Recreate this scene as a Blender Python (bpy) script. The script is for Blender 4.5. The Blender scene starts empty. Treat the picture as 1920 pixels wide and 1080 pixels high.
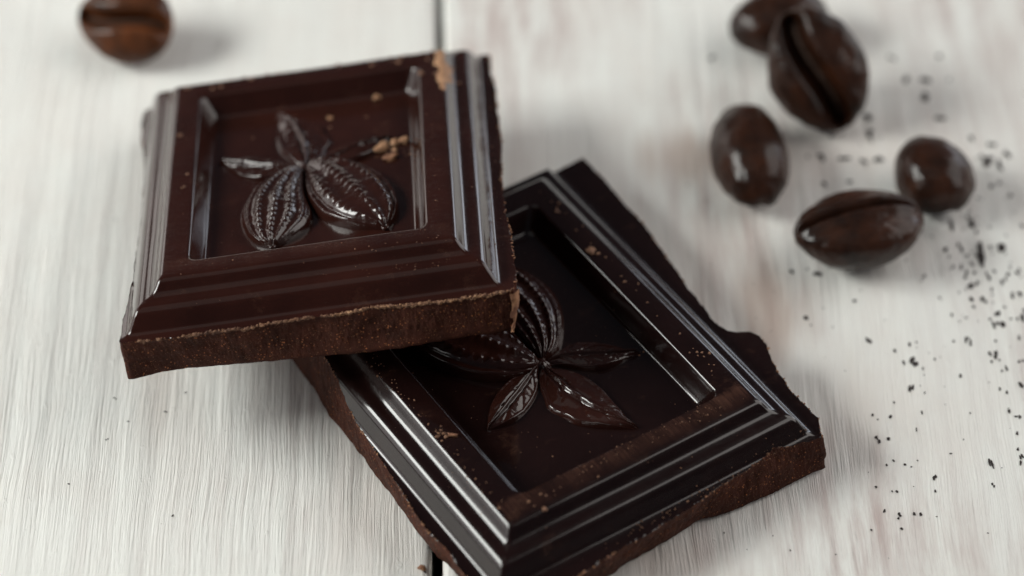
import bpy, math, random
import numpy as np
from mathutils import Vector, Matrix, Euler

# ---------------------------------------------------------------- scene, camera, world, lamps (1 unit = 1 cm)
sc = bpy.context.scene
sc.unit_settings.scale_length = 0.01
COL = sc.collection
sc.view_settings.view_transform = 'Standard'
sc.view_settings.look = 'None'
sc.view_settings.exposure = 0.0
sc.view_settings.gamma = 1.0
sc.render.film_transparent = False

cam_data = bpy.data.cameras.new('camera')
cam = bpy.data.objects.new('camera', cam_data)
COL.objects.link(cam)
cam.location = (0.0, -19.0915, 19.0923)
cam.rotation_euler = (Vector((0, 0, 0)) - cam.location).to_track_quat('-Z', 'Y').to_euler()
cam_data.sensor_width = 36.0
cam_data.lens = 5598.76 / 1920 * 36.0
cam_data.clip_start = 1.0
cam_data.clip_end = 1000.0
cam_data.dof.use_dof = True
cam_data.dof.focus_distance = 25.25
cam_data.dof.aperture_fstop = 0.140
cam_data.dof.aperture_blades = 8
sc.camera = cam

world = bpy.data.worlds.new('World')
sc.world = world
world.use_nodes = True
bg = world.node_tree.nodes['Background']
bg.inputs['Color'].default_value = (0.80, 0.84, 1.0, 1)
bg.inputs['Strength'].default_value = 0.05

def area(name, az, el, dist, sx, sy, radiance, color, target=(0, 0, 0)):
    """a window-like lamp: az is measured from +Y (away from the camera) clockwise, el above the table"""
    a, e = math.radians(az), math.radians(el)
    d = Vector((math.sin(a) * math.cos(e), math.cos(a) * math.cos(e), math.sin(e)))
    L = bpy.data.lights.new(name, 'AREA')
    L.shape = 'RECTANGLE'; L.size = sx; L.size_y = sy
    L.energy = radiance * math.pi * sx * sy
    L.color = color
    o = bpy.data.objects.new(name, L)
    o.location = Vector(target) + d * dist
    o.rotation_euler = (-d).to_track_quat('-Z', 'Y').to_euler()
    COL.objects.link(o)
    return o
area('window_light', -92, 35, 42, 22, 12, 19.0, (0.98, 1.0, 0.955))
area('curtain_light', -92, 17, 60, 74, 28, 1.7, (1.0, 0.98, 0.95))
area('right_window_light', 76, 36, 62, 64, 50, 2.45, (1.0, 0.955, 0.91))
area('far_window_light', 40, 8, 70, 44, 18, 2.8, (0.84, 0.90, 1.0))
area('far_curtain_light', -42, 8, 70, 36, 14, 1.8, (1.0, 0.95, 0.90))
area('overhead_fill_light', -110, 76, 80, 60, 50, 0.22, (1.0, 0.96, 0.90))  # unseen fill lamp, added overhead to lift the shadows

# ---------------------------------------------------------------- helpers
rng = np.random.default_rng(7)
random.seed(7)

def tag(o, label=None, cat=None, group=None, kind=None):
    if label: o['label'] = label
    if cat: o['category'] = cat
    if group: o['group'] = group
    if kind: o['kind'] = kind
    return o

def empty(name, loc=(0, 0, 0), rot=None):
    o = bpy.data.objects.new(name, None)
    o.location = loc
    if rot is not None: o.rotation_euler = rot
    o.empty_display_size = 0.3
    COL.objects.link(o)
    return o

def mesh_obj(name, V, F, mat, parent=None, smooth=True, loc=None):
    V = np.asarray(V, dtype=np.float32)
    F = np.asarray(F, dtype=np.int32)
    me = bpy.data.meshes.new(name)
    n, k = F.shape
    me.vertices.add(len(V)); me.vertices.foreach_set('co', V.ravel())
    me.loops.add(n * k); me.loops.foreach_set('vertex_index', F.ravel())
    me.polygons.add(n)
    me.polygons.foreach_set('loop_start', np.arange(0, n * k, k, dtype=np.int32))
    me.polygons.foreach_set('use_smooth', np.full(n, smooth))
    me.update(calc_edges=True)
    me.materials.append(mat)
    o = bpy.data.objects.new(name, me)
    COL.objects.link(o)
    if parent: o.parent = parent
    if loc is not None: o.location = loc
    return o

def grid_faces(nu, nv, wrap_u=False, flip=False):
    """quads of a grid whose vertex index is u*nv+v"""
    u = np.arange(nu if wrap_u else nu - 1); v = np.arange(nv - 1)
    U, Vv = np.meshgrid(u, v, indexing='ij'); U2 = (U + 1) % nu
    q = np.stack([U * nv + Vv, U2 * nv + Vv, U2 * nv + Vv + 1, U * nv + Vv + 1], -1).reshape(-1, 4)
    return q[:, ::-1] if flip else q

def hash3(ix, iy, iz, seed):
    n = (ix * 374761393 + iy * 668265263 + iz * 2147483647 + seed * 1274126177) & 0xffffffff
    n = ((n ^ (n >> 13)) * 1274126177) & 0xffffffff
    n = ((n ^ (n >> 16)) * 2246822519) & 0xffffffff
    return ((n ^ (n >> 15)) & 0xffffff) / float(0xffffff) * 2 - 1

def vnoise(x, y, z, seed=0):
    x, y, z = np.broadcast_arrays(np.asarray(x, float), np.asarray(y, float), np.asarray(z, float))
    fx, fy, fz = np.floor(x), np.floor(y), np.floor(z)
    ix, iy, iz = fx.astype(np.int64), fy.astype(np.int64), fz.astype(np.int64)
    s = lambda t: t * t * (3 - 2 * t)
    tx, ty, tz = s(x - fx), s(y - fy), s(z - fz)
    r = 0
    for a in (0, 1):
        for b in (0, 1):
            for c in (0, 1):
                w = (tx if a else 1 - tx) * (ty if b else 1 - ty) * (tz if c else 1 - tz)
                r = r + w * hash3(ix + a, iy + b, iz + c, seed)
    return r

def fbm(x, y, z, freq, octv=4, seed=0, gain=0.5):
    r, a, f = 0, 1.0, freq
    for k in range(octv):
        r = r + a * vnoise(x * f, y * f, z * f, seed + k * 17)
        a *= gain; f *= 2.03
    return r

# ---------------------------------------------------------------- materials
def new_mat(name):
    m = bpy.data.materials.new(name); m.use_nodes = True
    nt = m.node_tree; nt.nodes.clear()
    out = nt.nodes.new('ShaderNodeOutputMaterial')
    b = nt.nodes.new('ShaderNodeBsdfPrincipled')
    nt.links.new(b.outputs[0], out.inputs[0])
    return m, nt, b
def N(nt, t, **kw):
    n = nt.nodes.new('ShaderNode' + t)
    for k, v in kw.items(): setattr(n, k, v)
    return n
def noise(nt, vec, scale, detail=4, rough=0.55, dist=0.0):
    n = N(nt, 'TexNoise'); n.inputs['Scale'].default_value = scale
    n.inputs['Detail'].default_value = detail; n.inputs['Roughness'].default_value = rough
    n.inputs['Distortion'].default_value = dist
    nt.links.new(vec, n.inputs['Vector']); return n.outputs['Fac']
def mapping(nt, vec, scale, loc=(0, 0, 0), rot=(0, 0, 0)):
    m = N(nt, 'Mapping'); m.inputs['Scale'].default_value = scale
    m.inputs['Location'].default_value = loc; m.inputs['Rotation'].default_value = rot
    nt.links.new(vec, m.inputs['Vector']); return m.outputs[0]
def ramp(nt, fac, stops, interp='LINEAR'):
    r = N(nt, 'ValToRGB'); r.color_ramp.interpolation = interp
    el = r.color_ramp.elements
    while len(el) < len(stops): el.new(0.5)
    for e, (p, c) in zip(el, stops):
        e.position = p; e.color = (c, c, c, 1) if isinstance(c, (int, float)) else (*c, 1)
    nt.links.new(fac, r.inputs[0]); return r.outputs[0]
def mix(nt, fac, a, b, mode='MIX'):
    m = N(nt, 'Mix', data_type='RGBA', blend_type=mode)
    for s, v in ((m.inputs[0], fac), (m.inputs[6], a), (m.inputs[7], b)):
        if isinstance(v, (int, float)): s.default_value = v
        elif isinstance(v, tuple): s.default_value = (*v, 1)
        else: nt.links.new(v, s)
    return m.outputs[2]
def math_(nt, op, a, b=0.0):
    m = N(nt, 'Math', operation=op)
    for s, v in ((m.inputs[0], a), (m.inputs[1], b)):
        if isinstance(v, (int, float)): s.default_value = v
        else: nt.links.new(v, s)
    return m.outputs[0]
def bump(nt, b, h, strength, dist, prev=None):
    n = N(nt, 'Bump'); n.inputs['Strength'].default_value = strength; n.inputs['Distance'].default_value = dist
    nt.links.new(h, n.inputs['Height'])
    if prev: nt.links.new(prev, n.inputs['Normal'])
    if b: nt.links.new(n.outputs[0], b.inputs['Normal'])
    return n.outputs[0]
def coords(nt): return N(nt, 'TexCoord').outputs['Object']

def mat_moulded(name, base=(0.0135, 0.0044, 0.0036), rough=0.17, scuff=0.0, sy=1.0):
    m, nt, b = new_mat(name); co = coords(nt)
    n1 = noise(nt, co, 1.6, 5, .6); n2 = noise(nt, co, 9, 5, .65)
    geo = N(nt, 'NewGeometry')
    c = mix(nt, ramp(nt, n1, [(.35, 0.), (.7, 1.)]), base, tuple(v * 1.6 for v in base))
    # dusty cocoa smears: patchy, fibrous
    sm = noise(nt, mapping(nt, co, (1, 1.6, 1), rot=(0, 0, .5)), 2.6, 8, .72)
    smear = ramp(nt, sm, [(.58, 0.), (.84, 1.)])
    c = mix(nt, math_(nt, 'MULTIPLY', smear, .38), c, (0.13, 0.062, 0.038))
    # pin-point cocoa grains
    v = N(nt, 'TexVoronoi'); v.inputs['Scale'].default_value = 42; nt.links.new(co, v.inputs['Vector'])
    dots = ramp(nt, v.outputs['Distance'], [(.06, 1.), (.13, 0.)])
    dm = ramp(nt, noise(nt, co, 2.4, 3), [(.60, 0.), (.72, 1.)])
    wn = ramp(nt, v.outputs['Color'], [(.62, 0.), (.70, 1.)])
    dots = math_(nt, 'MULTIPLY', math_(nt, 'MULTIPLY', dots, dm), wn)
    c = mix(nt, dots, c, (0.16, 0.085, 0.05))
    # brushed, rubbed band where the rim of the recess was handled
    xyz = N(nt, 'SeparateXYZ'); nt.links.new(co, xyz.inputs[0])
    yy = math_(nt, 'MULTIPLY', xyz.outputs[1], sy)
    wob = math_(nt, 'MULTIPLY', math_(nt, 'SUBTRACT', noise(nt, co, 3.5, 4), .5), .22)
    yy = math_(nt, 'ADD', yy, wob)
    band = ramp(nt, math_(nt, 'SUBTRACT', yy, 1.0), [(.37, 0.), (.42, 1.), (.50, .8), (.64, 0.)])
    fib = noise(nt, mapping(nt, co, (34, 3, 3), rot=(0, 0, .15)), 1.0, 5, .7)
    pat = ramp(nt, noise(nt, co, 1.7, 3), [(.40, .15), (.62, 1.)])
    ax = math_(nt, 'LESS_THAN', math_(nt, 'ABSOLUTE', xyz.outputs[0]), 1.22)
    zz = math_(nt, 'GREATER_THAN', xyz.outputs[2], .66)
    scf = math_(nt, 'MULTIPLY', math_(nt, 'MULTIPLY', band, ramp(nt, fib, [(.3, .15), (.7, 1.)])), math_(nt, 'MULTIPLY', pat, math_(nt, 'MULTIPLY', ax, zz)))
    scf = math_(nt, 'MULTIPLY', scf, scuff)
    c = mix(nt, scf, c, (0.115, 0.052, 0.034))
    nt.links.new(c, b.inputs['Base Color'])
    r = math_(nt, 'ADD', math_(nt, 'MULTIPLY', n2, .16), rough - .06)
    r = math_(nt, 'ADD', r, math_(nt, 'MULTIPLY', scf, .4))
    r = math_(nt, 'ADD', r, math_(nt, 'MULTIPLY', smear, .22))
    r = math_(nt, 'ADD', r, math_(nt, 'MULTIPLY', dots, .3))
    nt.links.new(r, b.inputs['Roughness'])
    b.inputs['IOR'].default_value = 1.5; b.inputs['Specular IOR Level'].default_value = .10
    b.inputs['Coat Weight'].default_value = 0.85; b.inputs['Coat Roughness'].default_value = 0.08
    # long wobble, fine skin grain, hair scratches
    p = bump(nt, None, noise(nt, co, 2.2, 2), .35, .03)
    p = bump(nt, None, noise(nt, co, 70, 4, .75), .5, .0026, p)
    sc_ = noise(nt, mapping(nt, co, (1.2, 26, 6), rot=(0, 0, .6)), 5, 3, .6, .4)
    p = bump(nt, None, ramp(nt, sc_, [(.60, 0.), (.64, 1.), (.68, 0.)]), .25, .002, p)
    bump(nt, b, dots, .8, .006, p)
    return m

def mat_broken(name, base=(0.064, 0.0190, 0.0110), fleck=(0.45, 0.16, 0.06)):
    m, nt, b = new_mat(name); co = coords(nt)
    n1 = noise(nt, co, 5, 6, .7); n2 = noise(nt, co, 38, 5, .75)
    c = mix(nt, ramp(nt, n1, [(.35, 0.), (.7, 1.)]), tuple(v * .5 for v in base), tuple(v * 1.15 for v in base))
    v = N(nt, 'TexVoronoi'); v.inputs['Scale'].default_value = 34; v.inputs['Randomness'].default_value = 1
    nt.links.new(co, v.inputs['Vector'])
    d = math_(nt, 'MULTIPLY', ramp(nt, v.outputs['Distance'], [(.12, 1.), (.26, 0.)]), ramp(nt, v.outputs['Color'], [(.42, 0.), (.56, 1.)]))
    d = math_(nt, 'MULTIPLY', d, ramp(nt, n2, [(.38, 0.), (.54, 1.)]))
    c = mix(nt, d, c, fleck)
    v2 = N(nt, 'TexVoronoi'); v2.inputs['Scale'].default_value = 75; nt.links.new(co, v2.inputs['Vector'])
    d2 = math_(nt, 'MULTIPLY', ramp(nt, v2.outputs['Distance'], [(.12, 1.), (.24, 0.)]), ramp(nt, v2.outputs['Color'], [(.58, 0.), (.66, 1.)]))
    c = mix(nt, math_(nt, 'MULTIPLY', d2, .8), c, (0.42, 0.22, 0.11))
    nt.links.new(c, b.inputs['Base Color'])
    b.inputs['Roughness'].default_value = .6
    b.inputs['Specular IOR Level'].default_value = .12
    p = bump(nt, None, noise(nt, co, 9, 6, .75), .7, .03)
    bump(nt, b, n2, .9, .012, p)
    return m

def mat_crumb(name, a, c2):
    m, nt, b = new_mat(name); co = coords(nt)
    c = mix(nt, ramp(nt, noise(nt, co, 12, 4, .7), [(.35, 0.), (.65, 1.)]), a, c2)
    nt.links.new(c, b.inputs['Base Color']); b.inputs['Roughness'].default_value = .7
    bump(nt, b, noise(nt, co, 50, 4, .7), .6, .006)
    return m

def mat_paint(name, STAIN, STAIN_SHADES=()):
    m, nt, b = new_mat(name)
    tc = N(nt, 'TexCoord'); co = tc.outputs['Object']
    rnd = N(nt, 'ObjectInfo').outputs['Random']
    off = N(nt, 'VectorMath', operation='ADD'); nt.links.new(co, off.inputs[0])
    cmb = N(nt, 'CombineXYZ'); nt.links.new(math_(nt, 'MULTIPLY', rnd, 37.), cmb.inputs[0]); nt.links.new(math_(nt, 'MULTIPLY', rnd, 91.), cmb.inputs[1])
    nt.links.new(cmb.outputs[0], off.inputs[1]); co2 = off.outputs[0]
    wobv = N(nt, 'VectorMath', operation='ADD')          # grain lines wander a little
    wn = N(nt, 'TexNoise'); wn.inputs['Scale'].default_value = 1.0; wn.inputs['Detail'].default_value = 2
    nt.links.new(mapping(nt, co2, (.5, .35, 1)), wn.inputs['Vector'])
    sc1 = N(nt, 'VectorMath', operation='MULTIPLY'); nt.links.new(wn.outputs['Color'], sc1.inputs[0]); sc1.inputs[1].default_value = (.22, 0, 0)
    nt.links.new(co2, wobv.inputs[0]); nt.links.new(sc1.outputs[0], wobv.inputs[1]); cw = wobv.outputs[0]
    broad = noise(nt, mapping(nt, co2, (.42, .22, 1), loc=(3, 1, 0)), 1.0, 4, .55)
    cloud = noise(nt, mapping(nt, co2, (1.3, .7, 1)), 1.0, 5, .6)
    streak = noise(nt, mapping(nt, cw, (3.6, .16, 1)), 1.0, 5, .6, .2)
    fine = noise(nt, mapping(nt, cw, (16, .42, 1)), 1.0, 6, .66, .25)
    hair = noise(nt, mapping(nt, cw, (52, 2.4, 1)), 1.0, 5, .62, .35)
    xyz = N(nt, 'SeparateXYZ'); nt.links.new(co, xyz.inputs[0])
    wside = ramp(nt, rnd, [(0, 0.), (1, 1.)])
    c = mix(nt, ramp(nt, streak, [(.36, 0.), (.66, 1.)]), (0.875, 0.885, 0.845), (0.825, 0.82, 0.785))
    c = mix(nt, ramp(nt, cloud, [(.44, 0.), (.72, .7)]), c, (0.80, 0.765, 0.72))
    patch = ramp(nt, broad, [(.40, 0.), (.62, 1.)])
    # worn purple-brown veils where the coat is thin
    veil = math_(nt, 'MULTIPLY', patch, ramp(nt, noise(nt, mapping(nt, cw, (4.5, .5, 1)), 1.0, 5, .65), [(.42, 0.), (.66, 1.)]))
    c = mix(nt, math_(nt, 'MULTIPLY', veil, STAIN), c, (0.46, 0.345, 0.325))
    geo = N(nt, 'NewGeometry')                             # brown stains at fixed places, with cast shadows painted into them
    for (sx_, sy_, rx_, ry_, k_) in STAIN_SHADES:
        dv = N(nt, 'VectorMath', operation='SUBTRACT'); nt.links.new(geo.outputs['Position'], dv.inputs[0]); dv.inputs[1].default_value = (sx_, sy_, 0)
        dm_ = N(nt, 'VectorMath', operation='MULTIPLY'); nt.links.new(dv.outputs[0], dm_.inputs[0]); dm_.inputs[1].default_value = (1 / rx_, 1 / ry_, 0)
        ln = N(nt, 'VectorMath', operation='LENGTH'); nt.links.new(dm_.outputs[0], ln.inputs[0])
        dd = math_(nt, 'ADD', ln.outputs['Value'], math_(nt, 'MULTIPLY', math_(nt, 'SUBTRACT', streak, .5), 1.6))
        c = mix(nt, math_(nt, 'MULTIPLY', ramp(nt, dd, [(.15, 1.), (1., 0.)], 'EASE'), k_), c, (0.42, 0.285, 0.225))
    f2 = ramp(nt, fine, [(.54, 0.), (.70, 1.)])
    c = mix(nt, math_(nt, 'MULTIPLY', f2, math_(nt, 'ADD', .05, math_(nt, 'MULTIPLY', patch, .34))), c, (0.43, 0.36, 0.34))
    hm = ramp(nt, hair, [(.62, 0.), (.72, 1.)])
    c = mix(nt, math_(nt, 'MULTIPLY', hm, math_(nt, 'ADD', .07, math_(nt, 'MULTIPLY', patch, .40))), c, (0.30, 0.26, 0.25))
    nt.links.new(c, b.inputs['Base Color'])
    b.inputs['Roughness'].default_value = .55
    b.inputs['IOR'].default_value = 1.45
    p = bump(nt, None, fine, .8, .022)
    p = bump(nt, None, hair, .9, .011, p)
    p = bump(nt, None, ramp(nt, noise(nt, mapping(nt, co2, (9, 5, 1)), 1.0, 3), [(.66, 0.), (.78, 1.)]), .5, .010, p)
    bump(nt, b, noise(nt, mapping(nt, co2, (30, 14, 1)), 1.0, 4, .7), .35, .005, p)
    return m

def mat_bean(name, base, rough=.36):
    m, nt, b = new_mat(name); co = coords(nt)
    n1 = noise(nt, co, 3.0, 5, .65); n2 = noise(nt, co, 16, 5, .7)
    c = mix(nt, ramp(nt, n1, [(.35, 0.), (.68, 1.)]), tuple(v * .40 for v in base), tuple(v * 1.7 for v in base))
    c = mix(nt, ramp(nt, n2, [(.58, 0.), (.75, .5)]), c, tuple(v * .3 for v in base))
    nt.links.new(c, b.inputs['Base Color'])
    nt.links.new(math_(nt, 'ADD', rough - .1, math_(nt, 'MULTIPLY', n2, .2)), b.inputs['Roughness'])
    b.inputs['Specular IOR Level'].default_value = .06
    b.inputs['Coat Weight'].default_value = .6; b.inputs['Coat IOR'].default_value = 1.4; b.inputs['Coat Roughness'].default_value = .2
    p = bump(nt, None, noise(nt, co, 6, 6, .72), .9, .07)
    bump(nt, b, n2, .6, .016, p)
    return m

def mat_flat(name, color, rough=.7):
    m, nt, b = new_mat(name); co = coords(nt)
    c = mix(nt, ramp(nt, noise(nt, co, 20, 3), [(.3, 0.), (.7, 1.)]), tuple(v * .7 for v in color), color)
    nt.links.new(c, b.inputs['Base Color']); b.inputs['Roughness'].default_value = rough
    return m

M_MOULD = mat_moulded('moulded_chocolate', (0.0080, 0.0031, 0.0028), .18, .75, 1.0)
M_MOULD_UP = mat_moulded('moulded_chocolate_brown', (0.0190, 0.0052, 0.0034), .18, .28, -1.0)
M_RELIEF = mat_moulded('relief_chocolate', (0.019, 0.0060, 0.0043), .19)
M_BREAK = mat_broken('broken_chocolate')
M_CHIP = mat_crumb('chipped_chocolate', (0.30, 0.15, 0.075), (0.50, 0.29, 0.16))
M_DUST = mat_crumb('cocoa_dust', (0.085, 0.036, 0.020), (0.26, 0.13, 0.07))
M_SHAV = mat_crumb('chocolate_shaving', (0.15, 0.058, 0.032), (0.36, 0.18, 0.09))
M_PAINT = mat_paint('white_painted_wood', .20, ((-3.1, -1.1, .25, 1.6, .22), (-1.1, -2.6, .7, 1.2, .16)))
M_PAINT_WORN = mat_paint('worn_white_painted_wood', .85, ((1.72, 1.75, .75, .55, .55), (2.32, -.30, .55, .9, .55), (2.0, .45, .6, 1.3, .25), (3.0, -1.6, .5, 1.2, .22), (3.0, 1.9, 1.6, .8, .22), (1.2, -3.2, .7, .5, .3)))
M_SPOT = mat_flat('bare_dark_wood', (0.035, 0.026, 0.024), .8)
M_BEAN = mat_bean('roasted_bean', (0.030, 0.0095, 0.0040), .34)
M_BEAN2 = mat_bean('light_roasted_bean', (0.085, 0.026, 0.0080), .42)
M_SEAM = mat_flat('bean_seam', (0.045, 0.019, 0.009), .8)
M_UNDER = mat_flat('dark_batten', (0.02, 0.018, 0.017), .9)

# ---------------------------------------------------------------- the table top: white painted planks
GAP_X, GAP_TILT = -0.665, 0.0153        # centre line of the visible joint and its slope against Y
table = empty('table_top', (0, 0, 0), (0, 0, GAP_TILT))
tag(table, 'white painted wooden plank table top with vertical grain and one dark joint', kind='structure')
PW, PY0, PY1, PT = 9.0, -16.0, 26.0, 1.8
def plank(k):
    x0 = GAP_X + .045 + k * (PW + .09); x1 = x0 + PW
    near = k in (-1, 0)
    nx = 420 if near else 90
    xs = np.linspace(x0, x1, nx)
    ed = np.array([0, .012, .03, .055])
    xs = np.unique(np.concatenate([x0 + ed, x1 - ed, xs[(xs > x0 + .07) & (xs < x1 - .07)]]))
    ys = np.linspace(PY0, PY1, 260 if near else 60)
    X, Y = np.meshgrid(xs, ys, indexing='ij')
    wob = 0.012 * vnoise(Y * .7, k, 0, 5) + 0.008 * vnoise(Y * 4, k, 0, 6)
    de = np.minimum(X - x0, x1 - X)
    Z = .0045 * fbm(X, Y * .045, k * 3.3, 5.5, 3, 11, .6) + .004 * vnoise(X * 1.1, Y * .12, k, 3)
    Z = Z - .05 * np.exp(-(de / .022) ** 1.3) - .012
    Xw = X + wob * (np.exp(-((X - x0) / .3)) + np.exp(-((x1 - X) / .3)))
    cx = (x0 + x1) / 2
    top = np.stack([Xw - cx, Y, Z], -1)
    nu, nv = X.shape
    V = top.reshape(-1, 3); F = grid_faces(nu, nv)
    # skirt down to the underside
    loop = [(i, 0) for i in range(nu)] + [(nu - 1, j) for j in range(1, nv)] + [(i, nv - 1) for i in range(nu - 2, -1, -1)] + [(0, j) for j in range(nv - 2, 0, -1)]
    idx = np.array([i * nv + j for i, j in loop]); base = len(V)
    low = V[idx].copy(); low[:, 2] = -PT
    V = np.concatenate([V, low]); n = len(idx)
    a = np.arange(n); b_ = (a + 1) % n
    S = np.stack([idx[a], base + a, base + b_, idx[b_]], -1)
    F = np.concatenate([F, S, ])
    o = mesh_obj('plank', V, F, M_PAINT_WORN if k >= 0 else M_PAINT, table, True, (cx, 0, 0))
    return o
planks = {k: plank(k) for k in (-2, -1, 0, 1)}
# a dark batten under the planks, seen only as the black of the joint
bt = mesh_obj('batten', [(x, y, z) for x in (-19, 19) for y in (PY0, PY1) for z in (-2.4, -PT - .01)],
              [(0, 1, 3, 2), (4, 6, 7, 5), (0, 4, 5, 1), (2, 3, 7, 6), (1, 5, 7, 3), (0, 2, 6, 4)], M_UNDER, table, False)

SPOTS = [(4.07,0.82,0.03,0.13),(4.261,0.82,0.043,0.13),(4.409,0.801,0.017,0.033),(4.713,0.82,0.021,0.059),(3.976,0.499,0.03,0.078),(4.112,0.526,0.03,0.117),(4.274,0.487,0.043,0.196),(4.381,0.546,0.021,0.065),(4.494,0.538,0.056,0.098),(4.013,0.275,0.021,0.046),(4.094,0.282,0.017,0.065),(4.124,0.179,0.03,0.085),(4.212,0.244,0.021,0.065),(4.326,0.16,0.021,0.098),(4.386,0.236,0.021,0.046),(4.509,0.206,0.026,0.065),(4.599,0.217,0.03,0.085),(4.339,-0.011,0.017,0.046),(4.139,-0.098,0.026,0.085),(4.148,-0.241,0.021,0.052),(4.238,-0.125,0.026,0.065),(4.266,-0.162,0.017,0.046),(4.505,-0.079,0.03,0.059),(4.59,-0.087,0.03,0.085),(3.941,-0.338,0.017,0.046),(4.358,-0.312,0.03,0.117),(4.309,-0.46,0.026,0.059),(4.365,-0.479,0.034,0.072),(4.462,-0.379,0.021,0.033),(4.522,-0.386,0.017,0.039),(4.569,-0.368,0.03,0.091),(4.033,-0.619,0.021,0.078),(3.923,-0.663,0.019,0.029),(4.512,-0.619,0.017,0.059),(4.297,-0.655,0.017,0.029),(4.235,-0.906,0.017,0.033),(4.356,-0.989,0.017,0.065),(4.477,-0.917,0.017,0.039),(4.513,-0.899,0.013,0.039),(3.529,-0.707,0.017,0.046),(3.456,-0.924,0.017,0.052),(3.543,-0.946,0.034,0.078),(3.549,-0.881,0.013,0.052),(3.619,-0.996,0.011,0.039),(3.495,-1.26,0.03,0.098),(3.606,-1.289,0.011,0.029),(3.56,-1.528,0.011,0.042),(3.329,-1.402,0.013,0.026),(3.293,-1.576,0.03,0.052),(3.128,-1.556,0.017,0.033),(3.167,-1.608,0.013,0.02),(3.151,-1.825,0.034,0.078),(3.23,-1.825,0.026,0.039),(3.492,-1.722,0.009,0.046),(3.978,-1.531,0.011,0.023),(4.32,-1.275,0.021,0.033),(4.463,-1.204,0.03,0.065),(4.269,-1.239,0.011,0.046),(4.319,-1.503,0.017,0.046),(4.412,-1.583,0.026,0.059),(4.357,-1.764,0.017,0.046),(4.342,-1.935,0.021,0.046),(4.342,-2.078,0.026,0.065),(4.091,-2.122,0.03,0.098),(4.085,-2.357,0.021,0.039),(3.596,-2.29,0.021,0.059),(3.585,-2.427,0.017,0.026),(3.262,-2.085,0.017,0.026),(3.355,-2.125,0.019,0.026),(3.197,-2.132,0.015,0.023),(3.408,-2.149,0.013,0.016),(3.468,-2.078,0.011,0.013),(3.088,-2.377,0.019,0.023),(3.219,-2.43,0.013,0.02),(3.266,-2.43,0.024,0.026),(3.134,-2.648,0.017,0.033),(3.251,-2.704,0.03,0.052),(3.253,-2.743,0.021,0.033),(3.374,-2.671,0.026,0.033),(3.438,-2.681,0.017,0.039),(3.261,-2.844,0.019,0.023),(3.004,-2.857,0.015,0.02),(3.569,-2.71,0.015,0.013),(2.635,-0.405,0.039,0.078),(3.075,-0.136,0.03,0.052),(3.158,-0.648,0.017,0.059),(2.782,0.167,0.043,0.078),(3.886,-1.839,0.009,0.016),(3.757,-2.003,0.021,0.016),(3.977,-2.893,0.013,0.013),(3.838,2.879,0.039,0.088),(4.056,2.859,0.066,0.076),(4.032,2.616,0.066,0.1),(4.055,2.334,0.097,0.076),(4.253,2.879,0.027,0.041),(3.427,2.315,0.058,0.07),(3.395,2.086,0.046,0.076),(3.504,2.029,0.023,0.035),(3.063,2.067,0.046,0.088),(2.912,1.747,0.058,0.088),(3.136,1.71,0.077,0.1),(3.325,1.71,0.031,0.059),(3.451,1.71,0.066,0.076),(2.938,1.415,0.039,0.076),(3.176,1.415,0.05,0.059),(4.37,2.048,0.035,0.059),(4.56,1.935,0.031,0.065),(4.44,1.766,0.035,0.041),(4.497,1.71,0.066,0.088),(4.591,1.654,0.031,0.117),(4.68,1.766,0.031,0.088),(4.474,1.396,0.031,0.07),(4.574,1.396,0.023,0.047),(2.802,1.785,0.023,0.053),(3.153,2.086,0.027,0.041),(2.775,0.188,0.039,0.059),(3.724,3.197,0.031,0.059),(1.96,3.197,0.058,0.07),(2.536,0.24,0.039,0.059),(-3.489,-1.831,0.02,0.02),(-2.846,-2.694,0.02,0.02),(-2.852,-1.285,0.02,0.02),(-3.466,-1.349,0.02,0.02),(-3.767,-2.337,0.02,0.02),(-0.722,-3.302,0.02,0.02),(-3.324,-1.632,0.02,0.02),(-3.011,-1.507,0.02,0.02)]
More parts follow.
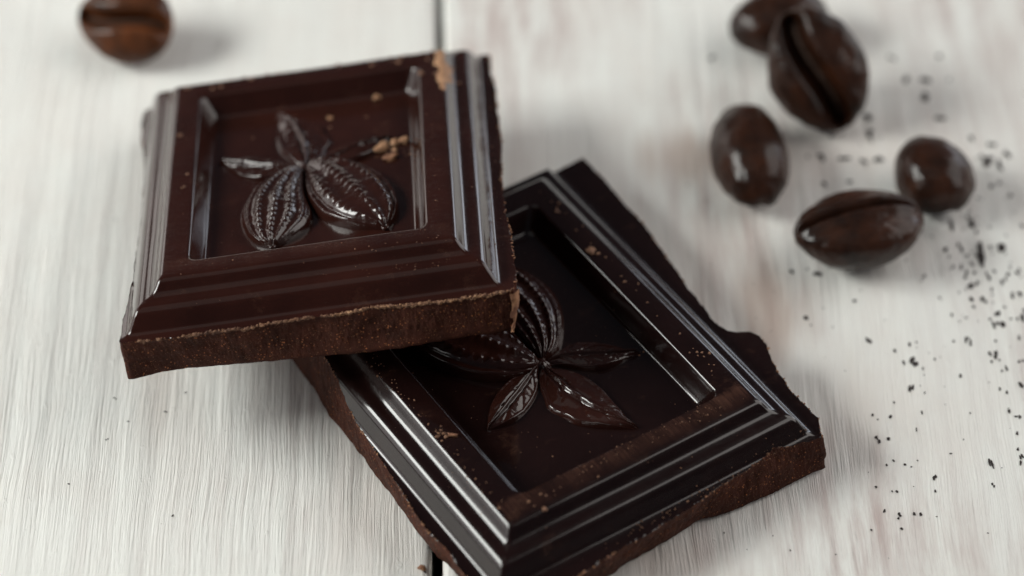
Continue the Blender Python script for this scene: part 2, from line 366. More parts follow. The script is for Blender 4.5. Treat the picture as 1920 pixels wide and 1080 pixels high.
def specks():
    V, F = [], []
    ci, si = math.cos(-GAP_TILT), math.sin(-GAP_TILT)
    items = list(SPOTS)
    for _ in range(150):      # finer bare specks in the same worn area
        x = random.gauss(4.3, .5); y = random.gauss(.4, 1.1)
        s = random.uniform(.006, .034) * random.choice((.5, .8, 1)); items.append((x, y, s, s * random.uniform(1, 2.4)))
    for _ in range(70):
        x = random.uniform(1.5, 5); y = random.uniform(-3.4, 3)
        s = random.uniform(.005, .012); items.append((x, y, s, s * random.uniform(1, 2.4)))
    for _ in range(14):
        x = random.uniform(-5, -.9); y = random.uniform(-3.4, 3.6)
        s = random.uniform(.004, .010); items.append((x, y, s, s * random.uniform(1, 2.2)))
    for (x, y, w, h) in items:
        w *= 1.5; h *= 1.4
        if w > .045 and x > 3.3: w *= 1.35; h *= 1.25
        nblob = 1 if w < .03 else 2
        for b in range(nblob):
            ww = w * (1 if nblob == 1 else random.uniform(.55, .95)); hh = h * (1 if nblob == 1 else random.uniform(.45, .8))
            px = x + (0 if nblob == 1 else random.uniform(-.35, .35) * w); py = y + (0 if nblob == 1 else random.uniform(-.35, .35) * h)
            n = 11; base = len(V); lean = random.uniform(-.15, .15)
            V.append((px, py, 0.0))
            for i in range(n):
                a = 2 * math.pi * i / n; r = random.uniform(.55, 1.1)
                lx = math.cos(a) * r * ww * .5; ly = math.sin(a) * r * hh * .5
                V.append((px + lx + ly * lean, py + ly, 0.0))
            for i in range(n): F.append((base, base + 1 + i, base + 1 + (i + 1) % n))
    V = np.array(V)
    X = V[:, 0] * ci - V[:, 1] * si; Y = V[:, 0] * si + V[:, 1] * ci
    k = np.where(X < GAP_X, -1, 0)
    Z = .0045 * fbm(X, Y * .045, k * 3.3, 5.5, 3, 11, .6) + .004 * vnoise(X * 1.1, Y * .12, k, 3) - .012 + .0045
    o = mesh_obj('paint_fleck', np.stack([X, Y, Z], -1), np.array(F), M_SPOT, table, False)
    tag(o, kind='stuff')
specks()

# ---------------------------------------------------------------- chocolate squares
W, L, H, G, H2, O2, O3, O4, H4, FL = 2.513, 3.288, 0.724, 0.235, 0.595, 0.078, 0.215, 0.319, 0.383, 0.50
def fillet(pts, rad, n=6):
    out = [pts[0]]
    for i in range(1, len(pts) - 1):
        p, a, b = np.array(pts[i]), np.array(pts[i - 1]), np.array(pts[i + 1])
        r = rad[i]; u = (a - p) / np.linalg.norm(a - p); v = (b - p) / np.linalg.norm(b - p)
        r = min(r, np.linalg.norm(a - p) * .49, np.linalg.norm(b - p) * .49)
        s, e = p + u * r, p + v * r
        for t in np.linspace(0, 1, n): out.append(tuple((1 - t) ** 2 * s + 2 * t * (1 - t) * p + t * t * e))
    out.append(pts[-1]); return np.array(out)
PROF = fillet([(-G - .34, FL), (-G - .105, FL), (-G - .008, H - .008), (-G * .5, H + .002), (0, H - .004), (O2, H2 + .004),
               (O3 - .006, H2 - .012), (O4 - .01, H4 + .02), (O4 + .05, H4 + .004)],
              [0, .045, .028, .05, .045, .06, .065, .06, 0], 7)
def up(P):      # add points on the long straight runs
    out = [P[0]]
    for a, b in zip(P[:-1], P[1:]):
        m = max(1, int(np.linalg.norm(b - a) / .02))
        for j in range(1, m + 1): out.append(a + (b - a) * j / m)
    return np.array(out)
PROF = up(PROF)

def square_param(n):
    """n points round the unit square, starting at (-1,1), clockwise"""
    s = np.arange(n) / n * 4; side = np.floor(s).astype(int); f = s - side
    x = np.choose(side, [-1 + 2 * f, 1 + 0 * f, 1 - 2 * f, -1 + 0 * f]); y = np.choose(side, [1 + 0 * f, 1 - 2 * f, -1 + 0 * f, -1 + 2 * f])
    return s, x, y
def round_xy(x, y, hx, hy, r):
    X, Y = x * hx, y * hy
    ax, ay = np.abs(X) - (hx - r), np.abs(Y) - (hy - r)
    m = (ax > 0) & (ay > 0)
    d = np.maximum(np.hypot(ax, ay), 1e-6); mx = np.maximum(ax, ay)
    k = np.where(m, np.minimum(r * 1.0, r) / d * 1.0, 1)
    # square corner coordinates pulled on the arc
    X2 = np.where(m, np.sign(X) * (hx - r + ax * k), X); Y2 = np.where(m, np.sign(Y) * (hy - r + ay * k), Y)
    return X2, Y2
def outline(points, n, s_grid):
    """points (x,y) of a broken outline -> outset as a function of the perimeter parameter"""
    S, O = [], []
    for x, y in points:
        o = max(abs(x) - W / 2, abs(y) - L / 2); u, v = x / (W / 2 + o), y / (L / 2 + o)
        if v > .9999 and abs(u) < .9999: s = (u + 1) / 2
        elif u > .9999: s = 1 + (1 - v) / 2
        elif v < -.9999: s = 2 + (1 - u) / 2
        else: s = 3 + (v + 1) / 2
        S.append(s % 4); O.append(o)
    i = np.argsort(S); S = np.array(S)[i]; O = np.array(O)[i]
    return np.interp(s_grid, np.concatenate([S - 4, S, S + 4]), np.tile(O, 3))

NT = 2600
def chocolate(name, label, loc, rot, top_pts, bot_pts, seed):
    root = empty(name, loc, rot); tag(root, label, 'chocolate', 'squares of dark chocolate broken from a bar')
    s, sx, sy = square_param(NT)
    d = outline(top_pts, NT, s); db = outline(bot_pts, NT, s)
    dsm = d + .014 * vnoise(s * 9, seed, 0, 1)
    d = d + .014 * vnoise(s * 9, seed, 0, 1) + .007 * vnoise(s * 37, seed, 0, 2) + .004 * vnoise(s * 120, seed, 0, 3)
    dbs = db + .02 * vnoise(s * 7, seed, 1, 4)
    db = dbs + .008 * vnoise(s * 40, seed, 1, 5)
    oo, hh = PROF[:, 0], PROF[:, 1]
    rows = []
    def ring(o, h, jit=0):
        r = .035 if np.mean(o) > -.12 else .085
        X, Y = round_xy(sx, sy, W / 2 + o, L / 2 + o, r)
        return np.stack([X, Y, np.broadcast_to(h, X.shape)], -1)
    n_in = len(oo)
    for k in range(n_in):
        lim = d - .0006 * (n_in + 9 - k)
        o = np.minimum(oo[k], lim)
        h = np.interp(o, oo[np.argsort(oo)], hh[np.argsort(oo)]) if oo[k] > 0 else np.full(NT, hh[k])
        rows.append(ring(o, h))
    oe = np.minimum(oo[-1], d - .0006 * 9)
    for j in range(1, 9):
        o = oe + (d - oe) * j / 8
        hb = np.interp(o, oo[np.argsort(oo)], hh[np.argsort(oo)])
        X = ring(o, hb)
        if j >= 6:
            X[:, 2] += (.006 if j == 8 else .003) * (vnoise(s * 150, seed, j, 8) + .6 * vnoise(s * 40, seed, j, 9))
        rows.append(X)
    A = np.stack(rows, 1)                                     # (t, ring, 3)
    # soft unevenness of the cast surface
    inner = A[:, 0]; A[..., 2] += .0035 * fbm(A[..., 0], A[..., 1], 0, 1.3, 2, seed)
    V = A.reshape(-1, 3); nv = A.shape[1]
    F = grid_faces(NT, nv, True, flip=False)
    # recess floor: concentric rings down to the middle
    rows = [inner * [1, 1, 1]]
    for q in (.85, .7, .55, .4, .25, .1, 0.001):
        R = inner.copy(); R[:, 0] *= q; R[:, 1] *= q
        R[:, 2] = FL + .0035 * fbm(R[:, 0], R[:, 1], 0, 1.3, 2, seed); rows.append(R)
    B = np.stack(rows[::-1], 1); B[:, -1] = inner + [0, 0, 0]
    Fb = grid_faces(NT, B.shape[1], True) + len(V)
    V = np.concatenate([V, B.reshape(-1, 3)]); F = np.concatenate([F, Fb])
    mesh_obj('moulded_top', V, F, M_MOULD_UP if seed == 9 else M_MOULD, root)
    # broken side and underside
    e = A[:, -1]; X2, Y2 = round_xy(sx, sy, W / 2 + db, L / 2 + db, .05)
    low = np.stack([X2, Y2, np.full(NT, .012)], -1)
    es = e.copy(); es[:, 0], es[:, 1] = round_xy(sx, sy, W / 2 + dsm, L / 2 + dsm, .035)
    X3, Y3 = round_xy(sx, sy, W / 2 + dbs, L / 2 + dbs, .05); lows = np.stack([X3, Y3, np.full(NT, .012)], -1)
    rows = [e]
    K = 15
    for j in range(1, K + 1):
        t = j / K; wt = math.exp(-t * K / 1.2); wb = math.exp(-(1 - t) * K / 1.2)
        P = (es + (e - es) * wt) * (1 - t) + (lows + (low - lows) * wb) * t
        nx, ny = sx, sy
        amp = math.sin(math.pi * min(1, t * 1.15 + .05)) * .6 + .4
        q = .022 * fbm(P[:, 0], P[:, 1], P[:, 2], 3.5, 3, seed + 40) + .007 * vnoise(P[:, 0] * 26, P[:, 1] * 26, P[:, 2] * 26, seed + 60) + .006 * vnoise(P[:, 0] * 60, P[:, 1] * 60, P[:, 2] * 60, seed + 61)
        on_x = (np.abs(nx) > .9999); on_y = (np.abs(ny) > .9999)
        P[:, 0] += np.where(on_x, np.sign(nx) * q * amp, 0); P[:, 1] += np.where(on_y, np.sign(ny) * q * amp, 0)
        if t > .9: P[:, 2] += (1 - t) * .02
        rows.append(P)
    under = rows[-1].copy(); under[:, 0] *= .97; under[:, 1] *= .97; under[:, 2] = 0; rows.append(under)
    mid = under.copy(); mid[:, :2] *= .01; rows.append(mid)
    C = np.stack(rows, 1)
    mesh_obj('broken_edge', C.reshape(-1, 3), grid_faces(NT, C.shape[1], True), M_BREAK, root)
    return root, A

# ---- relief pieces; local frame: +y towards the middle leaf's tip
CEN = np.array([-.065, .135])
def blade(side_a, side_b, n=120):
    """two polylines base->tip; resampled by arc length"""
    def rs(P):
        P = np.array(P, float)
        for _ in range(2):      # corner cutting keeps the ends
            Q = [P[0]]
            for a, b in zip(P[:-1], P[1:]): Q += [a * .75 + b * .25, a * .25 + b * .75]
            P = np.array(Q + [P[-1]])
        l = np.concatenate([[0], np.cumsum(np.hypot(*np.diff(P, axis=0).T))]); l /= l[-1]
        t = np.linspace(0, 1, n); return np.stack([np.interp(t, l, P[:, 0]), np.interp(t, l, P[:, 1])], -1)
    return rs(side_a), rs(side_b)
def relief(name, root, side_a, side_b, hfun, nt=72, n=130):
    A, B = blade(side_a, side_b, n)
    t = np.sin(np.linspace(-1, 1, nt) * math.pi / 2)      # finer at the rims
    S = np.linspace(0, 1, n)
    T, SS = np.meshgrid(t, S, indexing='xy')
    P = A[:, None] * (1 - T[..., None]) / 2 + B[:, None] * (1 + T[..., None]) / 2
    wd = np.hypot(*(A - B).T)[:, None] * .5
    h = hfun(SS, T, wd) + .007 * fbm(P[..., 0], P[..., 1], 0, 9, 3, 91) + .008 * vnoise(P[..., 0] * 4, P[..., 1] * 4, 0, 92)
    rim = np.clip((1 - np.abs(T)) * np.maximum(wd, .004) / .03, 0, 1)      # steep rounded wall, 0.3 mm wide
    rim = np.sqrt(1 - (1 - rim) ** 2)
    en = np.clip(np.minimum(SS * 14, (1 - SS) * 16), 0, 1) ** .6
    Z = FL - .012 + (h + .012) * rim * (0.25 + .75 * en)
    V = np.concatenate([P, Z[..., None]], -1).reshape(-1, 3)
    return mesh_obj(name, V, grid_faces(n, nt), M_RELIEF, root)
def leaf_h(nv, amp=.055, seed=0, twist=0., wave=.012):
    def f(S, T, w):
        mid = .0 + .022 * np.exp(-(T / .07) ** 2) - .014 * np.exp(-((np.abs(T) - .15) / .09) ** 2)
        u = S * nv - np.abs(T) * 1.1
        vein = np.exp(-(((u % 1) - .5) / .11) ** 2) * (np.abs(T) > .06) * np.clip(1.15 - np.abs(T), 0, 1)
        sh = amp * (1 - .55 * np.abs(T) ** 1.6) * (np.sin(np.clip(S, 0, 1) * math.pi) * .55 + .45)
        lip = .010 * np.exp(-((np.abs(T) - .88) / .08) ** 2)
        return sh + mid - .009 * vein + lip + twist * T * w + wave * np.sin(S * 9 + T * 2 + seed) * np.abs(T)
    return f
def pod_h(nr, amp=.13, bead=.012, nb=22, seed=0):
    def f(S, T, w):
        dome = amp * np.sqrt(np.clip(1 - (np.abs(T) * .93) ** 2.2, 0, 1)) * np.clip(np.sin(np.clip(S * .93 + .06, 0, 1) * math.pi), 0, 1) ** .55 + .018
        a = np.arcsin(np.clip(T * .985, -1, 1)) / (math.pi / 2)
        ph = a * nr * math.pi
        ridge = .013 * np.cos(ph) * (1 - .5 * np.abs(a)) * np.clip(np.sin(S * math.pi), 0, 1) ** .4
        bd = bead * np.clip(np.cos(ph), 0, 1) ** 2 * (np.sin(S * nb * 2 * math.pi + seed) * .5 + .5) ** 1.5 * np.clip((.86 - np.abs(T)) * 6, 0, 1) * np.clip(np.sin(S * math.pi) * 1.8 - .3, 0, 1)
        gr = -.015 * np.exp(-((np.abs(T) - .80) / .035) ** 2) * np.clip(np.sin(S * math.pi) * 2, 0, 1)
        return dome + ridge + bd + gr
    return f
def motif(root):
    c = tuple(CEN)
    relief('leaf', root, [c, (-.12, .22), (-.20, .33), (-.30, .50), (-.335, .72), (-.33, .92), (-.315, 1.05), (-.345, 1.19)],
           [c, (.02, .20), (.11, .33), (.13, .46), (.185, .56), (.165, .66), (.115, .75), (.09, .86), (.0, .95), (-.13, 1.06), (-.25, 1.14), (-.345, 1.19)],
           leaf_h(5, .095, 0, -.06, .016))
    relief('leaf', root, [c, (.02, .20), (.10, .34), (.24, .46), (.42, .545), (.58, .55), (.74, .50)],
           [c, (.06, .12), (.24, .125), (.43, .19), (.57, .28), (.67, .40), (.74, .50)], leaf_h(4, .080, 2, .04, .012))
    relief('leaf', root, [c, (-.20, .24), (-.32, .38), (-.45, .47), (-.62, .49), (-.74, .47), (-.86, .485)],
           [c, (-.19, .09), (-.32, .075), (-.46, .08), (-.60, .15), (-.70, .26), (-.76, .37), (-.86, .485)], leaf_h(4, .070, 4, -.04, .010))
    relief('cocoa_pod', root, [c, (-.26, .11), (-.42, -.04), (-.55, -.24), (-.62, -.45), (-.625, -.64), (-.57, -.86), (-.47, -1.0), (-.335, -1.075)],
           [c, (-.055, .0), (-.045, -.26), (-.02, -.46), (.02, -.62), (-.0, -.78), (-.10, -.92), (-.23, -1.03), (-.335, -1.075)],
           pod_h(7, .14, .016, 21, 0), 150, 260)
    relief('cocoa_pod', root, [c, (-.045, .03), (-.055, -.22), (-.03, -.42), (.03, -.60), (.12, -.76), (.26, -.88), (.40, -.95), (.57, -1.0), (.645, -1.02)],
           [c, (.08, .20), (.28, .14), (.47, .01), (.63, -.19), (.73, -.41), (.775, -.61), (.77, -.80), (.71, -.95), (.645, -1.02)],
           pod_h(5, .165, .010, 19, 1), 150, 260)
    # stem boss in the middle
    V, nu, nv = [], 40, 12
    for i in range(nu):
        a = 2 * math.pi * i / nu
        for j in range(nv):
            t = j / (nv - 1); r = .065 * math.sin(t * math.pi / 2) * (1 + .16 * math.cos(5 * a))
            V.append((CEN[0] + r * math.cos(a), CEN[1] + r * math.sin(a) * 1.25, FL + .075 * math.cos(t * math.pi / 2) ** .8 - .004))
    mesh_obj('stem', V, grid_faces(nu, nv, True, True), M_RELIEF, root)
    # the little open tips of the pods
    for (x, y, r) in ((-.335, -1.07, .022), (.645, -1.01, .026)):
        V = []; nu, nv = 20, 10
        for i in range(nu):
            for j in range(nv):
                a, b = 2 * math.pi * i / nu, 2 * math.pi * j / nv
                V.append((x + (r + r * .5 * math.cos(b)) * math.cos(a), y + (r + r * .5 * math.cos(b)) * math.sin(a), FL + .03 + r * .6 * math.sin(b)))
        F = [(i * nv + j, ((i + 1) % nu) * nv + j, ((i + 1) % nu) * nv + (j + 1) % nv, i * nv + (j + 1) % nv) for i in range(nu) for j in range(nv)]
        mesh_obj('pod_tip', V, F, M_RELIEF, root)

A_TOP = [(-1.628, 1.837), (-1.624, 1.477), (-1.577, .979), (-1.547, .043), (-1.542, -.578), (-1.579, -1.33), (-1.632, -2.02), (-1.201, -2.045), (-.661, -2.05),
         (-.212, -2.049), (.058, -2.035), (.507, -2.009), (.954, -2.056), (1.401, -2.054), (1.66, -2.05), (1.712, -1.95), (1.712, -1.659), (1.71, -1.068), (1.677, -.8), (1.675, -.265),
         (1.682, .475), (1.693, 1.349), (1.646, 1.975), (1.2, 1.93), (.3, 1.92), (-.8, 1.90), (-1.5, 1.86)]
A_BOT = [(-1.64, 1.8), (-1.6, .9), (-1.55, 0), (-1.56, -1.3), (-1.66, -1.93), (-1.234, -1.975), (-.278, -2.06), (.624, -2.10), (1.167, -2.07), (1.566, -2.08),
         (1.6, -1.6), (1.62, -.5), (1.62, 1.3), (1.5, 1.9), (0, 1.9)]
B_TOP = [(-1.917, -1.95), (-1.917, -1.691), (-1.872, -.838), (-1.726, -.029), (-1.67, .432), (-1.70, .585), (-1.76, .64), (-1.86, .70), (-1.905, .79), (-1.885, .90), (-1.82, 1.06),
         (-1.724, 1.485), (-1.72, 1.627), (-1.735, 1.83), (-1.66, 1.96), (-1.2, 1.94), (-.768, 1.985), (-.258, 2.064), (.217, 2.074), (.9, 2.142), (1.5, 2.16), (1.72, 2.0),
         (1.67, 1.364), (1.692, .934), (1.65, .594), (1.622, .237), (1.564, -.165), (1.499, -.631), (1.443, -1.053), (1.42, -1.8), (.6, -1.86), (-.6, -1.86), (-1.5, -1.90)]
B_BOT = [(-1.90, -1.95), (-1.88, -1.0), (-1.70, 0), (-1.66, .45), (-1.80, .78), (-1.80, 1.05), (-1.74, 1.5), (-1.80, 1.77), (-1.70, 1.94), (-1.3, 2.06), (-.942, 2.05), (-.74, 2.03),
         (-.459, 1.975), (.558, 2.03), (1.5, 2.05), (1.62, 1.9), (1.585, 1.3), (1.60, 1.0), (1.565, .57), (1.56, .08), (1.54, -.448), (1.50, -1.02), (1.49, -1.5), (1.4, -1.85), (-.6, -1.85)]
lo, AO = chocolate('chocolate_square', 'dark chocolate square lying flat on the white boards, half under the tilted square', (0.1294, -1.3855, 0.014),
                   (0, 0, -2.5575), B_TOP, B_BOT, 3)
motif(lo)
rotA = (Matrix.Rotation(.0514, 3, 'Z') @ Matrix.Rotation(-.2046, 3, 'X') @ Matrix.Rotation(-.1209, 3, 'Y')).to_euler()
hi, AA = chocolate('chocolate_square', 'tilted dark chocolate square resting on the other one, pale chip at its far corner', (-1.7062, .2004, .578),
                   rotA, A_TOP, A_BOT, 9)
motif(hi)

# ---- lumps: chips, crumbs and dust
def lump(seed, sx, sy, sz, n=10, rough=.25):
    V = []
    for i in range(n * 2):
        for j in range(n):
            a, b = 2 * math.pi * i / (2 * n), math.pi * j / (n - 1)
            V.append((math.cos(a) * math.sin(b), math.sin(a) * math.sin(b), math.cos(b)))
    V = np.array(V); r = 1 + rough * 1.6 * fbm(V[:, 0] + seed * 3.7, V[:, 1], V[:, 2], 1.3, 3, seed)
    V = V * r[:, None] * [sx, sy, sz]
    F = grid_faces(n * 2, n, True, True)
    return V, F
def top_height(x, y):
    o = max(abs(x) - W / 2, abs(y) - L / 2); i = np.argsort(PROF[:, 0])
    return float(np.interp(o, PROF[i, 0], PROF[i, 1]))
def on_choc(root, x, y, dz=0.0):
    bpy.context.view_layer.update()
    return root.matrix_world @ Vector((x, y, top_height(x, y) + dz))

# the pale chipped strip along the far right corner of the upper square's rim
def chip(root, path, mat):
    V, nv = [], 12
    for k, (x, y, w, h) in enumerate(path):
        for j in range(nv):
            t = j / (nv - 1) * 2 - 1
            e = .014 * vnoise(k * .9, t * 2, 0, 77) + .01 * vnoise(k * 2.1, t * 4, 0, 78)
            xx = x + t * w + e; yy = y + e
            V.append((xx, yy, top_height(xx, yy) + h * math.sqrt(max(0, 1 - t * t)) * (1 + 1.4 * e / .02 * .3) - .003))
    return mesh_obj('chipped_rim', V, grid_faces(len(path), nv), mat, root)
P = []
for k in range(40):
    f = k / 39
    P.append((1.235 - .015 * math.sin(f * 9) + .01 * f, 1.66 - f * .78, .010 + .062 * math.sin(math.pi * min(1, f * 1.02)) ** .6 * (1 + .25 * math.sin(f * 21)) * (1 - .25 * f), .014 * math.sin(math.pi * f) ** .5 + .002))
tag(chip(hi, P, M_CHIP), 'pale tan chipped strip of the rim')

# thin splintered facet down the near right corner of the upper square
P, V = 26, []
for k in range(P):
    f = k / (P - 1); zc = .385 * (1 - f) + .01 * f
    x0_ = 1.655 - .03 * f; x1_ = 1.722 - .12 * f ** 2; y0_ = -2.085 - .03 * f; y1_ = -2.02 - .02 * f
    for j in range(7):
        t = j / 6; e_ = .012 * vnoise(f * 9, t * 3, 0, 31) + .006 * vnoise(f * 30, t * 9, 0, 32)
        bul = .022 * math.sin(math.pi * t)
        V.append((x0_ + (x1_ - x0_) * t + e_ + bul * .5, y0_ + (y1_ - y0_) * t - bul + e_, zc))
tag(mesh_obj('splintered_corner', V, grid_faces(P, 7), M_SHAV, hi), 'paler splintered corner facet')

CR = [  # crumbs one can pick out on the squares (root, x, y, size, stretch, angle, label)
    (hi, .625, .36, .052, 2.0, .7, 'longest tan crumb beside the right leaf tip on the tilted square'),
    (hi, .747, .415, .036, 1.2, .9, 'small tan crumb just right of the longest crumb, in the recess of the tilted square'),
    (hi, .835, .43, .040, 1.3, .8, 'tan crumb nearest the right wall of the recess in the tilted square'),
    (hi, .745, .30, .026, 1.1, .3, 'tiny tan crumb below two others in the recess of the tilted square'),
    (hi, .70, .165, .040, 1.9, .2, 'reddish brown crumb between the right leaf and the pod on the tilted square'),
    (hi, .60, 1.27, .036, 1.1, .1, 'round tan crumb on the far wall of the recess of the tilted square'),
    (hi, .16, 1.02, .030, 1.1, .1, 'pale round crumb behind the middle leaf of the tilted square'),
]
for r, x, y, s, st, an, lab in CR:
    s *= .85; Vv, F = lump(int(s * 1e4 + x * 100), s * st, s, s * .6, 12, .42)
    o = mesh_obj('chocolate_crumb', Vv, F, M_CHIP if 'reddish' not in lab else M_SHAV)
    o.rotation_euler = (r.rotation_euler.to_matrix() @ Matrix.Rotation(an, 3, 'Z')).to_euler()
    o.location = on_choc(r, x, y, s * .5)
    tag(o, lab, 'crumb', 'crumbs on the chocolate squares')
Vv, F = lump(55, .035, .028, .025, 8)
o = mesh_obj('chocolate_crumb', Vv, F, M_SHAV, loc=(-.742, -3.285, .018)); tag(o, 'dark crumb lying on the left board beside the joint at the bottom', 'crumb')
Vv, F = lump(58, .05, .016, .012, 8)
o = mesh_obj('chocolate_shaving', Vv, F, M_SHAV); o.location = on_choc(lo, 1.115, .56, .01)
o.rotation_euler = (0, 0, -.15); tag(o, 'thin reddish shaving across the left inner rim of the lower square', 'shaving')

def dust(root, name, items, mat, label):
    Vs, Fs, b = [], [], 0
    for (x, y, s) in items:
        if random.random() < .3: continue
        s *= random.choice((.55, .7, .8, 1.0, 1.35))
        Vv, F = lump(int((x * 13 + y * 7) * 100) % 997, s * random.uniform(.7, 1.5), s * random.uniform(.7, 1.3), s * .6, 5, .35)
        an = random.uniform(0, 3.1); c_, s_ = math.cos(an), math.sin(an)
        Vv = np.stack([Vv[:, 0] * c_ - Vv[:, 1] * s_ + x, Vv[:, 0] * s_ + Vv[:, 1] * c_ + y, Vv[:, 2] + top_height(x, y) + s * .15], -1)
        Vs.append(Vv); Fs.append(F + b); b += len(Vv)
    o = mesh_obj(name, np.concatenate(Vs), np.concatenate(Fs), mat, root)
    tag(o, label, kind='stuff')
def cluster(cx, cy, r, n, s0, s1):
    return [(cx + random.gauss(0, r), cy + random.gauss(0, r), random.uniform(s0, s1)) for _ in range(n)]
def along(x0, y0, x1, y1, w, n, s0, s1):
    out = []
    for _ in range(n):
        f = random.random(); out.append((x0 + (x1 - x0) * f + random.gauss(0, w), y0 + (y1 - y0) * f + random.gauss(0, w), random.uniform(s0, s1)))
    return out
gi = []
gi += along(-1.2, -1.46, 1.1, -1.46, .035, 90, .002, .006) + along(-1.25, -1.61, 1.2, -1.61, .02, 60, .002, .006)
gi += along(.1, -1.77, 1.2, -1.79, .03, 110, .002, .006) + along(1.10, -1.3, 1.12, .6, .03, 60, .002, .006)
gi += along(-1.0, 1.55, 1.1, 1.55, .04, 16, .008, .022) + along(-1.17, 1.4, -1.15, -.2, .03, 8, .008, .018)
gi += cluster(1.1, 1.3, .12, 14, .008, .02) + along(-1.2, 1.62, 1.2, 1.62, .03, 26, .006, .02) + cluster(.72, .30, .10, 10, .006, .016) + cluster(.8, .3, .15, 12, .004, .012) + cluster(0, 1.1, .35, 9, .006, .014)
gi += [(random.uniform(-1.5, 1.6), random.uniform(-1.9, 1.6), random.uniform(.0015, .004)) for _ in range(260)]
gi += along(1.55, -1.9, 1.65, 1.5, .02, 40, .003, .008)
dust(hi, 'cocoa_dust', gi, M_DUST, 'tan crumbs and dust scattered over the tilted square')
gi = []
gi += along(-.9, 1.47, 1.15, 1.47, .05, 120, .002, .007) + cluster(.9, 1.5, .08, 14, .006, .016) + cluster(-.75, 1.47, .09, 26, .003, .008)
gi += along(-1.14, -1.5, -1.14, 1.2, .035, 34, .006, .014) + cluster(-1.12, -.62, .03, 7, .014, .03) + cluster(-1.12, .95, .05, 10, .005, .014)
gi += along(1.2, -1.1, 1.2, 1.5, .03, 80, .003, .009) + cluster(1.2, .5, .03, 22, .006, .013) + cluster(-.85, .46, .03, 12, .006, .012)
gi += along(-1.55, 1.93, .8, 2.03, .025, 120, .003, .009) + along(1.28, -1.0, 1.28, 1.5, .03, 34, .002, .006)
gi += [(random.uniform(-1.6, 1.5), random.uniform(-1.5, 1.9), random.uniform(.0015, .004)) for _ in range(300)]
gi += cluster(.2, 1.2, .18, 10, .004, .008)
dust(lo, 'cocoa_dust', gi, M_DUST, 'tan crumbs and dust scattered over the lower square')

# crumbly lip of grains along the upper edge of each broken face
def lip(root, A, a0, a1, n, s0, s1, mat):
    e = A[:, -1]; Vs, Fs, b = [], [], 0
    for _ in range(n):
        i = int(random.uniform(a0, a1) / 4 * NT) % NT
        if vnoise(i / NT * 4 * 14, 0.5, 0, 41) + .6 * vnoise(i / NT * 4 * 55, 0.5, 0, 42) < random.uniform(-.55, .35): continue
        s = random.uniform(s0, s1) * random.uniform(.4, 1.15)
        Vv, F = lump(i % 991, s * random.uniform(.8, 1.4), s, s * .8, 5, .4)
        Vs.append(Vv + e[i] + [random.gauss(0, .004), random.gauss(0, .004), random.gauss(-.002, .006)]); Fs.append(F + b); b += len(Vv)
    o = mesh_obj('crumbly_lip', np.concatenate(Vs), np.concatenate(Fs), mat, root); tag(o, kind='stuff')
lip(hi, AA, 2.0, 2.95, 1500, .004, .013, M_DUST)
lip(hi, AA, 2.0, 2.45, 700, .003, .010, M_CHIP)
lip(hi, AA, 1.0, 2.0, 260, .004, .011, M_SHAV)
lip(lo, AO, 0, 4, 900, .004, .011, M_SHAV)

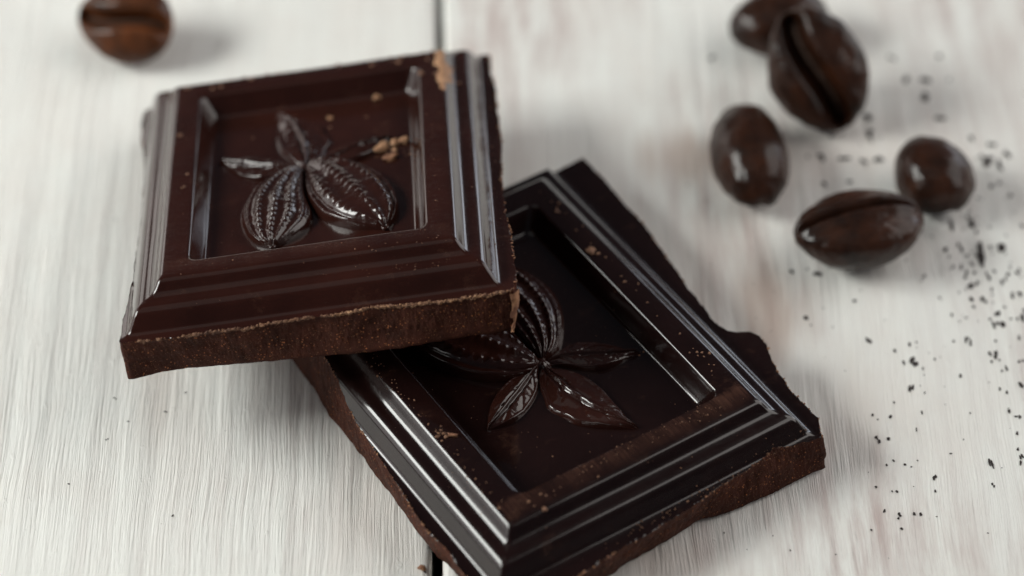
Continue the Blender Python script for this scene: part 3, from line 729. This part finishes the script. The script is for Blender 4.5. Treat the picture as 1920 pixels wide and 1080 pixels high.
# ---------------------------------------------------------------- coffee beans
def bean(loc, axis, normal, a, b, c, label, mat, seed, groove=.10, gw=.07, flat=.5, curve=.06):
    """axis: long direction, normal: direction the flat, creased face looks at"""
    Lx = Vector(axis).normalized(); Nz = Vector(normal); Nz = (Nz - Lx * Nz.dot(Lx)).normalized(); My = Nz.cross(Lx)
    nu, nv = 150, 110
    th = np.linspace(0, 2 * math.pi, nu, endpoint=False); ph = np.linspace(0.0001, math.pi - .0001, nv)
    TH, PH = np.meshgrid(th, ph, indexing='ij')
    x = np.cos(PH); y = np.sin(PH) * np.cos(TH); z = np.sin(PH) * np.sin(TH)
    zz = np.where(z > 0, z * flat, z)
    egg = 1 + .07 * x
    X = a * x; Y = b * y * egg; Z = c * (np.where(z > 0, np.sign(zz) * np.abs(zz) ** .9, zz)) * egg
    cy = curve * np.sin(x * 2.6)
    g = np.exp(-((Y - cy) / gw) ** 2) * np.clip(z * 2.2, 0, 1) * np.clip((1.02 - np.abs(x)) * 5, 0, 1)
    Z = Z - groove * g
    Z = Z + .035 * np.exp(-((np.abs(Y - cy) - gw * 2.1) / (gw * 1.3)) ** 2) * np.clip(z * 2, 0, 1)      # puffed lips
    d = 1 + .055 * fbm(X, Y, Z, 2.2, 3, seed) + .020 * fbm(X, Y * 1.6, Z, 6, 3, seed + 5)
    P = np.stack([X * d, Y * d, Z * d], -1)
    R = np.array([[Lx[i], My[i], Nz[i]] for i in range(3)])
    Pw = P.reshape(-1, 3) @ R.T
    low = Pw[:, 2].min()
    o = empty('coffee_bean', (loc[0], loc[1], -low + .004))
    tag(o, label, 'coffee bean', 'roasted coffee beans on the white boards')
    mesh_obj('bean_body', Pw, grid_faces(nu, nv, True, True), mat, o)
    # thin silverskin seam lying in the crease
    n = 60; V = []
    for i in range(n):
        u = -0.86 + 1.72 * i / (n - 1)
        ycen = curve * math.sin(u * 2.6)
        zt = c * (math.sqrt(max(0, 1 - u * u)) * flat) ** 1 - groove * .82
        for t in (-1, -.4, .4, 1):
            V.append((a * u, ycen + t * gw * .26, zt + .012 * (1 - t * t) + .010 * vnoise(i * .4, t, seed, 3)))
    mesh_obj('crease', np.array(V) @ R.T, grid_faces(n, 4), M_SEAM, o)
    return o
bean((-3.76, 3.30), (1, -.42, -.03), (-.12, -.62, .78), .51, .41, .32, 'lone coffee bean at the top left, crease side up', M_BEAN2, 1, .20, .07, .50, .07)
bean((2.62, 3.40), (1, .15, 0), (0, .2, -1), .52, .38, .36, 'coffee bean furthest back on the right, half hidden behind the upright bean', M_BEAN, 2)
bean((2.89, 2.42), (.36, -.60, -.62), (-.30, -.66, .68), .62, .46, .36, 'large coffee bean propped upright with its open crease facing the camera', M_BEAN, 3, .26, .095, .62, .055)
bean((2.22, 1.50), (.13, -1, 0), (.1, .1, -1), .65, .365, .36, 'smooth oval coffee bean lying face down nearest the chocolate, below the upright bean', M_BEAN, 4)
bean((3.13, .42), (1, .20, .02), (0, .12, .99), .60, .43, .36, 'coffee bean lying crease up in front of the group, nearest the camera', M_BEAN, 5, .15, .036, .55, .02)
bean((3.90, 1.22), (.35, -1, 0), (.1, .1, -1), .43, .35, .35, 'round coffee bean at the far right, seen end on behind the crease-up bean', M_BEAN, 6)
